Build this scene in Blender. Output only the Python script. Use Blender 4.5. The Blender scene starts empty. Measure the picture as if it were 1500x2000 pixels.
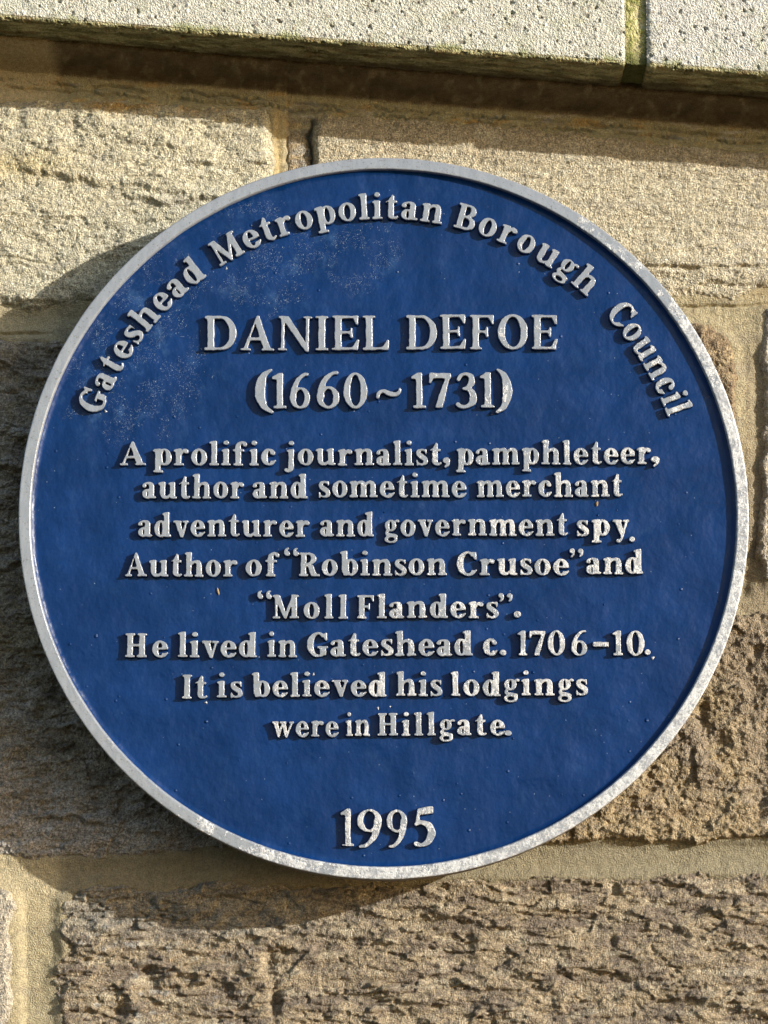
import bpy, math, random
import numpy as np
from mathutils import Vector, Matrix
from mathutils.geometry import tessellate_polygon

S = bpy.context.scene
MM = .001
# ---------------------------------------------------------------- camera
PITCH = math.radians(9.0); DIST = 2.0; FPX = DIST/.00035      # focal length in photograph pixels (1500 x 2000)
cam_d = bpy.data.cameras.new('camera'); cam = bpy.data.objects.new('camera', cam_d); S.collection.objects.link(cam)
cam.location = (0, -DIST*math.cos(PITCH), -DIST*math.sin(PITCH)); cam.rotation_euler = (math.pi/2+PITCH, 0, 0)
cam_d.sensor_fit = 'HORIZONTAL'; cam_d.sensor_width = 36; cam_d.lens = 36*FPX/1500
cam_d.clip_start = .05; cam_d.clip_end = 100
S.camera = cam
# ---------------------------------------------------------------- daylight: low winter sun from the right
SUN = Vector((1.58, -1.0, .49)).normalized()
EL = math.asin(SUN.z); AZ = math.atan2(SUN.x, SUN.y)
w = bpy.data.worlds.new('World'); S.world = w; w.use_nodes = True
nt = w.node_tree; bg = nt.nodes['Background']; sky = nt.nodes.new('ShaderNodeTexSky'); sky.sky_type = 'NISHITA'
sky.sun_disc = False; sky.sun_elevation = EL; sky.sun_rotation = AZ; sky.air_density = 1.0; sky.dust_density = 1.0
nt.links.new(sky.outputs[0], bg.inputs[0]); bg.inputs[1].default_value = .14
sd_ = bpy.data.lights.new('sun', 'SUN'); sd_.energy = 4.4; sd_.angle = math.radians(.55); sd_.color = (1, .95, .86)
sun = bpy.data.objects.new('sun', sd_); S.collection.objects.link(sun)
sun.rotation_euler = SUN.to_track_quat('Z', 'Y').to_euler(); sun.location = SUN*3
S.view_settings.view_transform = 'Standard'; S.view_settings.look = 'None'; S.view_settings.exposure = .50; S.view_settings.gamma = 1

# a photograph pixel on the upright plane y = Y -> place in the world, and back
_s, _c = math.sin(PITCH), math.cos(PITCH)
def un(px, py, Y=0.0):
    a = (px-750)/FPX; b = (1000-py)/FPX
    t = (Y+DIST*_c)/(_c-b*_s)                       # forward (0,c,s), up (0,-s,c)
    return (t*a, -DIST*_s+t*(_s+b*_c))
def pix(x, y, z):
    dy = y+DIST*_c; dz = z+DIST*_s; f = dy*_c+dz*_s
    return 750+FPX*x/f, 1000-FPX*(-dy*_s+dz*_c)/f

# ---------------------------------------------------------------- noise
_rng = np.random.default_rng(7)
_P = _rng.permutation(4096).astype(np.int64); _G = _rng.uniform(0, 2*np.pi, 4096); _GX = np.cos(_G); _GY = np.sin(_G)
_R = _rng.random((4096, 4))
def _h(i, j, s): return _P[(_P[(i+s*131) & 4095]+j) & 4095]
def noise(x, y, s=0):
    xi = np.floor(x).astype(np.int64); yi = np.floor(y).astype(np.int64); fx = x-xi; fy = y-yi
    ux = fx*fx*fx*(fx*(fx*6-15)+10); uy = fy*fy*fy*(fy*(fy*6-15)+10)
    def g(a, b):
        h = _h(xi+a, yi+b, s); return _GX[h]*(fx-a)+_GY[h]*(fy-b)
    n0 = g(0, 0); n1 = g(1, 0); n2 = g(0, 1); n3 = g(1, 1)
    return ((n0+(n1-n0)*ux)+((n2+(n3-n2)*ux)-(n0+(n1-n0)*ux))*uy)*1.5
def fbm(x, y, o=4, s=0, g=.5):
    r = 0; a = 1; t = 0
    for k in range(o):
        r = r+a*noise(x*2**k+k*17.3, y*2**k-k*9.1, s+k); t += a; a *= g
    return r/t**.8
def worley(x, y, s=0):
    """distance to nearest and second cell point, the cell's random values, offset from its point"""
    xi = np.floor(x).astype(np.int64); yi = np.floor(y).astype(np.int64)
    d1 = np.full(x.shape, 9.); d2 = np.full(x.shape, 9.); k1 = np.zeros(x.shape, np.int64); ox = np.zeros(x.shape); oy = np.zeros(x.shape)
    for a in (-1, 0, 1):
        for b in (-1, 0, 1):
            h = _h(xi+a, yi+b, s); dx = xi+a+_R[h, 0]-x; dy = yi+b+_R[h, 1]-y; d = np.hypot(dx, dy)
            m = d < d1; d2 = np.where(m, d1, np.minimum(d2, d)); k1 = np.where(m, h, k1); ox = np.where(m, -dx, ox); oy = np.where(m, -dy, oy); d1 = np.where(m, d, d1)
    return d1, d2, k1, ox, oy
def sstep(a, b, x):
    t = np.clip((x-a)/(b-a), 0, 1); return t*t*(3-2*t)
def mixc(a, b, t): return a*(1-t[..., None])+np.array(b)*t[..., None]
def polysd(P, x, y):
    P = np.array(P, float); d = np.full(x.shape, 1e18); sg = np.ones(x.shape)
    for i in range(len(P)):
        a, b = P[i], P[i-1]; ex, ey = b-a; wx, wy = x-a[0], y-a[1]
        t = np.clip((wx*ex+wy*ey)/(ex*ex+ey*ey), 0, 1); d = np.minimum(d, (wx-ex*t)**2+(wy-ey*t)**2)
        c1 = y >= a[1]; c2 = y < b[1]; c3 = ex*wy > ey*wx
        sg = np.where((c1 & c2 & c3) | (~c1 & ~c2 & ~c3), -sg, sg)
    return sg*np.sqrt(d)

# ---------------------------------------------------------------- objects
def link(name, me, parent=None, kind=None):
    o = bpy.data.objects.new(name, me); S.collection.objects.link(o)
    if parent: o.parent = parent
    if kind: o['kind'] = kind
    return o
def empty(name, label, cat, loc=(0, 0, 0)):
    o = link(name, None); o.location = loc; o['label'] = label; o['category'] = cat; o.empty_display_size = .05
    return o
def mesh(name, V, F, mats, col=None, fm=None, smooth=True):
    """V (n,3) array, F (m,k) array of equal sized faces or a list of such arrays"""
    Fs = F if isinstance(F, list) else [F]; Fs = [np.asarray(f, np.int32) for f in Fs if len(f)]
    me = bpy.data.meshes.new(name); V = np.asarray(V, np.float32)
    nl = sum(f.size for f in Fs); nf = sum(len(f) for f in Fs)
    me.vertices.add(len(V)); me.vertices.foreach_set('co', V.ravel())
    me.loops.add(nl); me.loops.foreach_set('vertex_index', np.concatenate([f.ravel() for f in Fs]))
    me.polygons.add(nf)
    tot = np.concatenate([np.full(len(f), f.shape[1], np.int32) for f in Fs]); st = np.concatenate([[0], np.cumsum(tot)[:-1]]).astype(np.int32)
    me.polygons.foreach_set('loop_start', st)
    if fm is not None: me.polygons.foreach_set('material_index', np.asarray(fm, np.int32))
    me.polygons.foreach_set('use_smooth', np.full(nf, smooth))
    for m in (mats if isinstance(mats, (list, tuple)) else [mats]): me.materials.append(m)
    if col is not None:
        at = me.color_attributes.new('albedo', 'FLOAT_COLOR', 'POINT')
        at.data.foreach_set('color', np.concatenate([col, np.ones((len(col), 1))], 1).astype(np.float32).ravel())
    me.update(calc_edges=True); me.validate()
    return me
def compact(V, F, col=None):
    used = np.zeros(len(V), bool); used[F.ravel()] = True; idx = np.cumsum(used)-1
    return V[used], idx[F], (col[used] if col is not None else None)
def gridfaces(n, m, keep=None, wrap=False):
    i = np.arange(n*m).reshape(n, m)
    if wrap: i = np.hstack([i, i[:, :1]])
    F = np.stack([i[:-1, :-1], i[:-1, 1:], i[1:, 1:], i[1:, :-1]], -1)
    return F.reshape(-1, 4) if keep is None else F[keep]

# ---------------------------------------------------------------- materials
class NT:
    def __init__(s, name):
        s.m = bpy.data.materials.new(name); s.m.use_nodes = True; s.t = s.m.node_tree; s.b = s.t.nodes['Principled BSDF']
        s.co = s.t.nodes.new('ShaderNodeTexCoord')
    def n(s, typ, **kw):
        o = s.t.nodes.new(typ)
        for k, v in kw.items():
            if k.startswith('i_'): s.put(o.inputs[k[2:].replace('_', ' ')], v)
            else: setattr(o, k, v)
        return o
    def put(s, sock, v):
        if isinstance(v, bpy.types.NodeSocket): s.t.links.new(v, sock)
        else: sock.default_value = v
    def noise(s, scale, detail=4, rough=.55, vec=None, typ=None):
        o = s.n('ShaderNodeTexNoise', i_Scale=scale, i_Detail=detail, i_Roughness=rough)
        s.put(o.inputs['Vector'], vec or s.co.outputs['Object']); return o.outputs[0]
    def vor(s, scale, feat='F1', vec=None, rnd=1):
        o = s.n('ShaderNodeTexVoronoi', feature=feat, i_Scale=scale, i_Randomness=rnd); s.put(o.inputs['Vector'], vec or s.co.outputs['Object']); return o
    def math(s, op, a, b=0, c=None, clamp=False):
        o = s.n('ShaderNodeMath', operation=op, use_clamp=clamp); s.put(o.inputs[0], a); s.put(o.inputs[1], b)
        if c is not None: s.put(o.inputs[2], c)
        return o.outputs[0]
    def ramp(s, v, lo, hi, a=0, b=1):
        o = s.n('ShaderNodeMapRange', interpolation_type='SMOOTHSTEP'); s.put(o.inputs[0], v)
        for i, q in zip((1, 2, 3, 4), (lo, hi, a, b)): o.inputs[i].default_value = q
        return o.outputs[0]
    def mix(s, f, a, b, mode='MIX'):
        o = s.n('ShaderNodeMix', data_type='RGBA', blend_type=mode); s.put(o.inputs[0], f)
        for k, v in ((6, a), (7, b)): s.put(o.inputs[k], v if isinstance(v, bpy.types.NodeSocket) else (*v, 1))
        return o.outputs[2]
    def bump(s, h, dist, strength=1, prev=None):
        o = s.n('ShaderNodeBump', i_Strength=strength, i_Distance=dist); s.put(o.inputs['Height'], h)
        if prev: s.put(o.inputs['Normal'], prev)
        return o.outputs[0]

def mat_stone(name, grain=1.0, spec=.25, contrast=.35, gs=900):
    m = NT(name); a = m.n('ShaderNodeAttribute', attribute_name='albedo')
    n1 = m.noise(gs, 3, .6); n2 = m.vor(gs*1.1).outputs['Distance']; n3 = m.noise(gs*.3, 3, .6)
    k = m.math('MULTIPLY', m.ramp(n1, .3, .7, 1-contrast, 1+contrast), m.ramp(m.noise(gs*.62, 3, .7), .30, .47, 1-contrast*.65, 1.04)); k2 = m.ramp(n3, .3, .7, 1-contrast*.6, 1+contrast*.6)
    c = m.n('ShaderNodeVectorMath', operation='SCALE'); m.put(c.inputs[0], a.outputs[0]); m.put(c.inputs['Scale'], m.math('MULTIPLY', k, k2))
    m.put(m.b.inputs['Base Color'], c.outputs[0]); m.b.inputs['Roughness'].default_value = .9; m.b.inputs['Specular IOR Level'].default_value = spec
    h = m.math('ADD', n1, m.math('MULTIPLY', n2, .6))
    m.put(m.b.inputs['Normal'], m.bump(h, .0016*grain, 1.0)); return m.m
M_stone = mat_stone('sandstone', 1.2, contrast=.40)
M_mortar = mat_stone('lime_mortar', .7, contrast=.22, gs=1000)
M_coping = mat_stone('cast_concrete', .9, contrast=.24, gs=800)

BLUE = (.0015, .0220, .098)
def mat_blue():
    m = NT('blue_enamel_paint'); P = m.co.outputs['Object']
    # old paint: faint cloudy patches, sun glints off rough paint, coloured in as flecks
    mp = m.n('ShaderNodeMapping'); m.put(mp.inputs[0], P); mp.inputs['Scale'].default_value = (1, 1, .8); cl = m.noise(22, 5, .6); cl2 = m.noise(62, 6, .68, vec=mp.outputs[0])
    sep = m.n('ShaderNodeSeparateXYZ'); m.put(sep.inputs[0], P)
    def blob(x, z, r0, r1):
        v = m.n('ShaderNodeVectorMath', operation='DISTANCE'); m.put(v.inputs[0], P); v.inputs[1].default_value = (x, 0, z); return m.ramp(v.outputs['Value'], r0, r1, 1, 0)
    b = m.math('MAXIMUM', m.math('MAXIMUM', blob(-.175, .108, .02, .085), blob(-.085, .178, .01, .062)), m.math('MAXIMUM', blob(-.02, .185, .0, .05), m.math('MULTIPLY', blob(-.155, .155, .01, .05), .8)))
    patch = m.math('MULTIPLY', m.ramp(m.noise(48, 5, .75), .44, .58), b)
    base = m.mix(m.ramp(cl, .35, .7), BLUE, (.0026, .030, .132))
    cloud_mix = m.math('MULTIPLY', m.ramp(cl2, .50, .78), m.math('ADD', m.math('MULTIPLY', b, .42), .10))
    base = m.mix(cloud_mix, base, (.07, .16, .34))
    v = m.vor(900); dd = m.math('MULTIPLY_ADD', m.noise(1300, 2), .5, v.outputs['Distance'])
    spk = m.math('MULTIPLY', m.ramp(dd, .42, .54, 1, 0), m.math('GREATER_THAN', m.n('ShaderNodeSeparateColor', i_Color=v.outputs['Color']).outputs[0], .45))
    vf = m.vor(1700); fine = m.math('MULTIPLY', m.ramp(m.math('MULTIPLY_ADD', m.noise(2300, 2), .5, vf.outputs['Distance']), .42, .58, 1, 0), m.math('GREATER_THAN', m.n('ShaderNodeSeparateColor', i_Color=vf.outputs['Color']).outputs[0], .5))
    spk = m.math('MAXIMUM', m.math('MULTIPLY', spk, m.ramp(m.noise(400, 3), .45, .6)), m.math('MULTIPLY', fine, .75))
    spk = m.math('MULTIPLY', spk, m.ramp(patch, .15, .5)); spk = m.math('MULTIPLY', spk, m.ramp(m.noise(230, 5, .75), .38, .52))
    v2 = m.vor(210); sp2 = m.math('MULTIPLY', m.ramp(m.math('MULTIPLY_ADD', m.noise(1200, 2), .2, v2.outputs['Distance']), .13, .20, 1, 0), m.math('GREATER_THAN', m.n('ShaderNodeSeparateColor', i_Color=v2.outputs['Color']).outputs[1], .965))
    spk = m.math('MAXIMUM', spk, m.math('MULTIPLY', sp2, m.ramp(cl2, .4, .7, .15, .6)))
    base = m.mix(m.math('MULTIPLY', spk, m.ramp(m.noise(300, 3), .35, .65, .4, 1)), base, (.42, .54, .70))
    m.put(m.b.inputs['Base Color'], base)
    m.put(m.b.inputs['Roughness'], m.ramp(m.noise(45, 5, .6), .3, .7, .24, .46)); m.b.inputs['Specular IOR Level'].default_value = .22
    # runs, brush drag, pimples
    v3 = m.vor(95); pim = m.math('MULTIPLY', m.ramp(v3.outputs['Distance'], .0, .13, 1, 0), m.math('GREATER_THAN', m.n('ShaderNodeSeparateColor', i_Color=v3.outputs['Color']).outputs[0], .62))
    v4 = m.vor(38); pim2 = m.math('MULTIPLY', m.ramp(v4.outputs['Distance'], .0, .06, 1, 0), m.math('GREATER_THAN', m.n('ShaderNodeSeparateColor', i_Color=v4.outputs['Color']).outputs[2], .5))
    nb = m.bump(m.noise(34, 4, .55, vec=mp.outputs[0]), .0034, .8); nb = m.bump(m.noise(260, 4, .6), .00022, .8, nb); nb = m.bump(pim, .0005, .9, nb); nb = m.bump(pim2, .0009, .9, nb)
    nb = m.bump(m.noise(1500, 2, .5), .00006, .8, nb); nb = m.bump(spk, .0004, .8, nb)
    m.put(m.b.inputs['Normal'], nb); return m.m
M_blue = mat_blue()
def mat_silver(name, glob):
    m = NT(name)
    g = m.n('ShaderNodeNewGeometry'); P = g.outputs['Position']
    sep = m.n('ShaderNodeSeparateXYZ'); m.put(sep.inputs[0], P)
    # the aluminium paint is worn and powdery towards the lower right
    d = m.math('ADD', m.math('MULTIPLY', sep.outputs[0], 3.2 if glob else 2.6), m.math('MULTIPLY', sep.outputs[2], -2.3))
    n = m.noise(70, 6, .66, vec=P); n0 = m.noise(420, 4, .7, vec=P)
    wv = m.math('ADD', m.math('ADD', d, m.math('MULTIPLY', m.math('SUBTRACT', n, .5), 3.0)), m.math('MULTIPLY', m.math('SUBTRACT', n0, .5), .9))
    wear = m.ramp(wv, .16 if glob else .22, .50 if glob else .6)
    st = m.n('ShaderNodeMapping'); m.put(st.inputs[0], P); st.inputs['Scale'].default_value = (1, 1, .25)
    grey = m.mix(m.ramp(m.noise(260, 4, .6, vec=st.outputs[0]), .3, .7), (.25, .275, .315), (.305, .33, .37))
    grey = m.mix(m.ramp(m.noise(700, 2, .6, vec=P), .60, .72), grey, (.17, .17, .17))
    pale = m.mix(m.ramp(m.math('ADD', m.math('MULTIPLY', n0, .45), m.math('MULTIPLY', m.noise(150, 5, .65, vec=P), .55)), .42, .56), (.30, .315, .345) if glob else (.36, .37, .39), (.60, .615, .63) if glob else (.57, .58, .59))
    pale = m.mix(m.ramp(m.noise(900, 3, .6, vec=P), .56, .68), pale, (.25, .26, .28))
    m.put(m.b.inputs['Base Color'], m.mix(wear, grey, pale))
    m.b.inputs['Metallic'].default_value = .12
    m.put(m.b.inputs['Roughness'], m.ramp(wear, 0, 1, .23, .34)); m.b.inputs['Specular IOR Level'].default_value = .85
    nb = m.bump(m.noise(180, 3, .55, vec=P), .0004, .5); nb = m.bump(m.noise(800, 3, .6, vec=P), .00022, .7, nb)
    nb = m.bump(m.math('MULTIPLY', n0, wear), .0008, .7, nb)
    m.put(m.b.inputs['Normal'], nb); return m.m
M_silver = mat_silver('aluminium_paint', False)
M_rim = mat_silver('aluminium_paint_rim', True)
def mat_plain(name, c, rough, c2=None, sc=200, metal=0):
    m = NT(name); c2 = c2 or tuple(v*.7 for v in c)
    m.put(m.b.inputs['Base Color'], m.mix(m.ramp(m.noise(sc, 4), .35, .65), c, c2)); m.b.inputs['Roughness'].default_value = rough; m.b.inputs['Metallic'].default_value = metal
    m.put(m.b.inputs['Normal'], m.bump(m.noise(sc*3, 3), .0003, .6)); return m.m
M_edge = mat_plain('weathered_casting', (.20, .17, .145), .6, (.12, .10, .09), 160)
# ---------------------------------------------------------------- letter shapes
# every cast letter is drawn as a distance field made of strokes, rings and wedges
class Pen:
    def __init__(s, W=.2, T=.085, S=.09, X=.72, E=.075):
        s.W, s.T, s.S, s.X, s.E, s.ops = W, T, S, X, E, []
    def add(s, f): s.ops.append(('+', f)); return s
    def sub(s, f): s.ops.append(('-', f)); return s
    def poly(s, pts, sub=False):
        P = np.array(pts, float)
        def f(x, y):
            d = np.full(x.shape, 1e9); sg = np.ones(x.shape)
            for i in range(len(P)):
                a, b = P[i], P[i-1]
                ex, ey = b-a; wx, wy = x-a[0], y-a[1]
                t = np.clip((wx*ex+wy*ey)/(ex*ex+ey*ey+1e-12), 0, 1)
                d = np.minimum(d, (wx-ex*t)**2+(wy-ey*t)**2)
                c1 = y >= a[1]; c2 = y < b[1]; c3 = ex*wy > ey*wx
                sg = np.where((c1 & c2 & c3) | (~c1 & ~c2 & ~c3), -sg, sg)
            return sg*np.sqrt(d)
        return s.sub(f) if sub else s.add(f)
    def box(s, x0, y0, x1, y1, sub=False):
        return s.poly([(x0, y0), (x1, y0), (x1, y1), (x0, y1)], sub)
    @staticmethod
    def _ell(cx, cy, rx, ry):
        def f(x, y):
            px, py = x-cx, y-cy
            k0 = np.sqrt((px/rx)**2+(py/ry)**2)+1e-9
            k1 = np.sqrt((px/rx**2)**2+(py/ry**2)**2)+1e-9
            return k0*(k0-1)/k1
        return f
    def ell(s, cx, cy, rx, ry, sub=False):
        f = s._ell(cx, cy, rx, ry)
        return s.sub(f) if sub else s.add(f)
    def ring(s, cx, cy, rx, ry, wx, wy, cut=None, dx=0):
        a = s._ell(cx, cy, rx, ry); b = s._ell(cx+dx, cy, max(rx-wx, .01), max(ry-wy, .01))
        if cut is None:
            return s.add(lambda x, y: np.maximum(a(x, y), -b(x, y)))
        q = Pen(); q.poly(cut); c = q.ops[0][1]
        return s.add(lambda x, y: np.maximum(np.maximum(a(x, y), -b(x, y)), -c(x, y)))
    def stroke(s, pts, n=7, sub=False):
        P = np.array(pts, float)
        if len(P) > 2 and n > 1:
            Q = np.vstack([2*P[0]-P[1], P, 2*P[-1]-P[-2]]); out = []
            for i in range(1, len(Q)-2):
                for k in range(n):
                    t = k/n
                    out.append(.5*((2*Q[i])+(-Q[i-1]+Q[i+1])*t+(2*Q[i-1]-5*Q[i]+4*Q[i+1]-Q[i+2])*t*t
                                   + (-Q[i-1]+3*Q[i]-3*Q[i+1]+Q[i+2])*t**3))
            out.append(Q[-2]); P = np.array(out)
        def f(x, y):
            d = np.full(x.shape, 1e9)
            for a, b in zip(P[:-1], P[1:]):
                ex, ey = b[0]-a[0], b[1]-a[1]
                t = np.clip(((x-a[0])*ex+(y-a[1])*ey)/(ex*ex+ey*ey+1e-12), 0, 1)
                d = np.minimum(d, np.hypot(x-a[0]-ex*t, y-a[1]-ey*t)-(a[2]+(b[2]-a[2])*t))
            return d
        return s.sub(f) if sub else s.add(f)
    # common pieces
    def stem(s, x, y0, y1): return s.box(x, y0, x+s.W, y1)
    def foot(s, x, y=0, l=1, r=1):       # slab under a stem that starts at x
        return s.box(x-s.E*l, y, x+s.W+s.E*r, y+s.S)
    def head(s, x, y, l=1, r=1): return s.box(x-s.E*l, y-s.S, x+s.W+s.E*r, y)
    def flag(s, x, y):                   # wedge at the top left of a lower-case stem
        return s.poly([(x-s.E, y-s.S*1.15), (x-s.E, y-s.S*.35), (x+s.W*.6, y+.015), (x+s.W, y+.015), (x+s.W, y-.2), (x, y-.22), (x, y-s.S*1.35)])
    def arch(s, x, xr):                  # from the stem at x over to the stem at xr
        W, T, X = s.W, s.T, s.X
        s.stroke([(x+W*.75, X*.74, T*.5), (x+W+(xr-x-W)*.45, X-T*.72, T*.62), (xr+W*.28, X-W*.40, W*.43), (xr+W*.5, X*.66, W*.5), (xr+W*.5, X*.3, W*.5)])
        s.box(xr, 0, xr+W, X*.6)
    def __call__(s, x, y, k=.022):
        d = np.full(x.shape, 1.)
        for o, f in s.ops:
            v = f(x, y)
            if o == '+':
                h = np.clip(.5+.5*(d-v)/k, 0, 1)
                d = d*(1-h)+v*h-k*h*(1-h)
            else:
                d = np.maximum(d, -v)
        return d

def glyph(ch, W=.2, T=.085, S=.09, X=.72, E=.075):
    """returns (pen, ink width); base line at y = 0, capitals 1 high"""
    p = Pen(W, T, S, X, E); e = E; D = -.30; A = 1.04
    if ch == 'a':
        p.ring(.225, X*.285, .225, X*.30, W*.95, T*.9)
        p.stroke([(.07, X*.77, .068), (.10, X*.87, .05), (.24, X-.045, .048), (.34+W*.1, X*.86, W*.42), (.365+W*.1, X*.70, W*.5), (.365+W*.1, X*.15, W*.5)])
        p.ell(.085, X*.765, .085, .075)
        p.stroke([(.38+W*.1, .1, W*.45), (.44+W*.2, .055, .055), (.50+W*.2, .065, .04)])
        w = .52+W*.25
    elif ch == 'b':
        p.stem(e, 0, A); p.flag(e, A); xr = e+W
        p.ring(xr+.13, X*.5, .28, X*.515, W*1.0, T*.95)
        p.box(e-.3, -.1, e-.0, X*.98, True)
        p.poly([(e, -.02), (e+W*.35, -.02), (e+.04, .10), (e, .14)], True)
        w = xr+.41
    elif ch in 'ce':
        rx = .285 if ch == 'c' else .295
        if ch == 'c':
            p.ring(rx, X*.5, rx, X*.515, W*1.08, T, [(rx+.02, X*.30), (rx+.02, X*.62), (rx*2+.1, X*.98), (rx*2+.1, X*.24)], dx=.02)
            p.stroke([(rx+.02, X-.052, .045), (rx+.13, X-.075, .055), (rx+.17, X*.74, .075)])
            p.ell(rx+.165, X*.73, .088, .085)
            p.stroke([(rx, .035, .05), (rx+.13, .075, .055), (rx*2-.035, .20, .033)])
        else:
            p.ring(rx, X*.5, rx, X*.515, W*1.02, T, [(rx+.02, X*.28), (rx+.02, X*.47), (rx*2+.1, X*.47), (rx*2+.1, X*.22)])
            p.box(.12, X*.465, rx*2-.05, X*.465+T*.85)
            p.stroke([(rx, .035, .05), (rx+.13, .07, .052), (rx*2-.025, .19, .034)])
        w = rx*2
    elif ch == 'd':
        xs = .40
        p.ring(.27, X*.5, .27, X*.515, W*1.0, T*.95)
        p.box(xs+W, -.1, xs+W+.3, 1, True)
        p.stem(xs, 0.0, A); p.flag(xs, A)
        p.box(xs+W*.5, 0, xs+W+E*.9, S)
        w = xs+W+E*.9
    elif ch == 'f':
        x = .09
        p.stem(x, 0, .80); p.foot(x, 0, 1, 1.1); p.box(x-.09, X-S, x+W+.13, X)
        p.stroke([(x+W*.5, .72, W*.5), (x+W*.55, .88, W*.46), (x+W+.03, .99, .056), (x+W+.15, .95, .06)])
        p.ell(x+W+.145, .90, .085, .085)
        w = x+W+.23
    elif ch == 'g':
        p.ring(.255, X*.66, .235, X*.355, W*.88, T*.8)
        p.stroke([(.15, X*.36, .045), (.09, X*.24, .055), (.13, X*.12, .075), (.30, X*.06, .085), (.46, .0, .075)])
        p.ring(.265, -.125, .265, .165, W*.62, T*.85)
        p.stroke([(.42, X*.86, .04), (.50, X*.95, .045), (.55, X*.92, .06)])
        w = .56
    elif ch in 'hn':
        xr = e+W+.20
        if ch == 'h': p.stem(e, 0, A); p.flag(e, A)
        else: p.stem(e, 0, X); p.flag(e, X)
        p.foot(e, 0, 1, .8); p.arch(e, xr); p.foot(xr, 0, .8, 1)
        w = xr+W+e
    elif ch in 'ijl':
        p.stem(e, 0 if ch != 'j' else -.05, A if ch == 'l' else X); p.flag(e, A if ch == 'l' else X)
        if ch != 'j': p.foot(e)
        if ch in 'ij': p.ell(e+W*.5, .965, .108, .10)
        if ch == 'j':
            p.stroke([(e+W*.5, .0, W*.5), (e+W*.45, -.13, W*.44), (e-.01, -.235, .055), (e-.09, -.21, .05)])
            p.ell(e-.085, -.175, .07, .065)
        w = e*2+W
    elif ch == 'm':
        x1 = e+W+.165; x2 = x1+W+.165
        p.stem(e, 0, X); p.flag(e, X); p.foot(e, 0, 1, .6); p.arch(e, x1); p.foot(x1, 0, .6, .6); p.arch(x1, x2); p.foot(x2, 0, .6, 1)
        w = x2+W+e
    elif ch == 'o':
        p.ring(.305, X*.5, .305, X*.52, W*1.02, T*.95); w = .61
    elif ch == 'p':
        p.stem(e, D, X); p.flag(e, X); p.foot(e, D, 1, 1.1)
        p.ring(e+W+.13, X*.5, .28, X*.515, W*1.0, T*.95)
        p.box(e-.3, D+S+.04, e, X*.8, True)
        p.flag(e, X)
        w = e+W+.41
    elif ch == 'r':
        p.stem(e, 0, X); p.flag(e, X); p.foot(e, 0, 1, 1.2)
        p.stroke([(e+W*.8, X*.66, T*.5), (e+W+.09, X*.90, T*.62), (e+W+.19, X-.07, .065)])
        p.ell(e+W+.185, X*.84, .095, .088)
        w = e+W+.28
    elif ch == 's':
        p.stroke([(.40, X*.80, .028), (.33, X*.915, .043), (.22, X*.945, .045), (.11, X*.85, .078), (.125, X*.66, .098), (.24, X*.52, .105), (.36, X*.37, .100), (.375, X*.18, .082), (.25, X*.055, .045), (.13, X*.085, .043), (.045, X*.24, .03)])
        p.poly([(.36, X*.99), (.43, X*1.0), (.43, X*.66), (.385, X*.66)])
        p.poly([(.02, -.01), (.09, -.01), (.065, X*.34), (.02, X*.34)])
        w = .46
    elif ch == 't':
        x = .09
        p.poly([(x, X-.05), (x-.09, X-S), (x-.09, X-S*.45), (x+.01, X+.02), (x+W*.62, .98), (x+W, .93), (x+W, X), (x+W+.11, X), (x+W+.11, X-S), (x+W, X-S), (x+W, .14), (x, .14)])
        p.stroke([(x+W*.5, .3, W*.5), (x+W*.55, .12, W*.47), (x+W+.02, .048, .052), (x+W+.12, .10, .042)])
        w = x+W+.15
    elif ch == 'u':
        xr = e+W+.20
        p.box(e, X*.35, e+W, X); p.flag(e, X); p.stem(xr, 0, X); p.flag(xr, X)
        p.stroke([(e+W*.5, X*.6, W*.5), (e+W*.5, X*.32, W*.5), (e+W*.72, W*.42, W*.42), (e+W+.09, T*.6, T*.62), (xr+W*.2, X*.24, T*.5)])
        p.box(xr+W*.4, 0, xr+W+e, S)
        w = xr+W+e
    elif ch in 'vy':
        w = .62; b = .30; q = -.27 if ch == 'y' else 0
        p.poly([(.05, X-.03), (.05+W*1.12, X-.03), (b+W*.55, .16), (b+.06, -.02), (b, -.02)])
        p.poly([(w-.115, X-.03), (w-.03, X-.03), (b+.10, -.02), (b+.005, -.02), (b+.045, .16)])
        p.box(0, X-S, .05+W*1.12+.06, X); p.box(w-.235, X-S, w, X)
        if ch == 'y':
            p.stroke([(b+.06, .02, .055), (b, -.15, .05), (b-.09, -.24, .06)])
            p.ell(b-.10, -.205, .09, .08)
    elif ch == 'w':
        w = .98; V = W*.92
        for b, x in ((.27, .05), (.61, .40)):
            p.poly([(x, X-.03), (x+V, X-.03), (b+V*.55, .17), (b+.05, -.02), (b, -.02)])
        p.poly([(.50, X*.80), (.43, X*.80), (.275, .16), (.27, -.02), (.33, -.02)])
        p.poly([(w-.115, X-.03), (w-.035, X-.03), (.685, -.02), (.61, -.02), (.655, .16)])
        p.box(0, X-S, .05+V+.045, X); p.box(.35, X-S, .40+V+.045, X); p.box(w-.21, X-S, w, X)
    # ---- capitals
    elif ch == 'A':
        w = .86; p.poly([(.40, 1.02), (.46, 1.02), (w-.08, S*.6), (w-.08-W*1.1, S*.6), (.365, .80), (.17, S*.6), (.07, S*.6)])
        p.box(.2, .30, .60, .30+T)
        p.box(0, 0, .27, S); p.box(w-.13-W*1.1, 0, w, S)
    elif ch == 'B':
        w = .70; p.stem(e, 0, 1)
        p.box(0, 0, .40, T); p.box(0, 1-T, .38, 1); p.box(e, .5-T*.3, .42, .5+T*.5)
        a = Pen(); a.ring(.37, .755, .27, .245, W*.95, T); f1 = a.ops[0][1]
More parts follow.
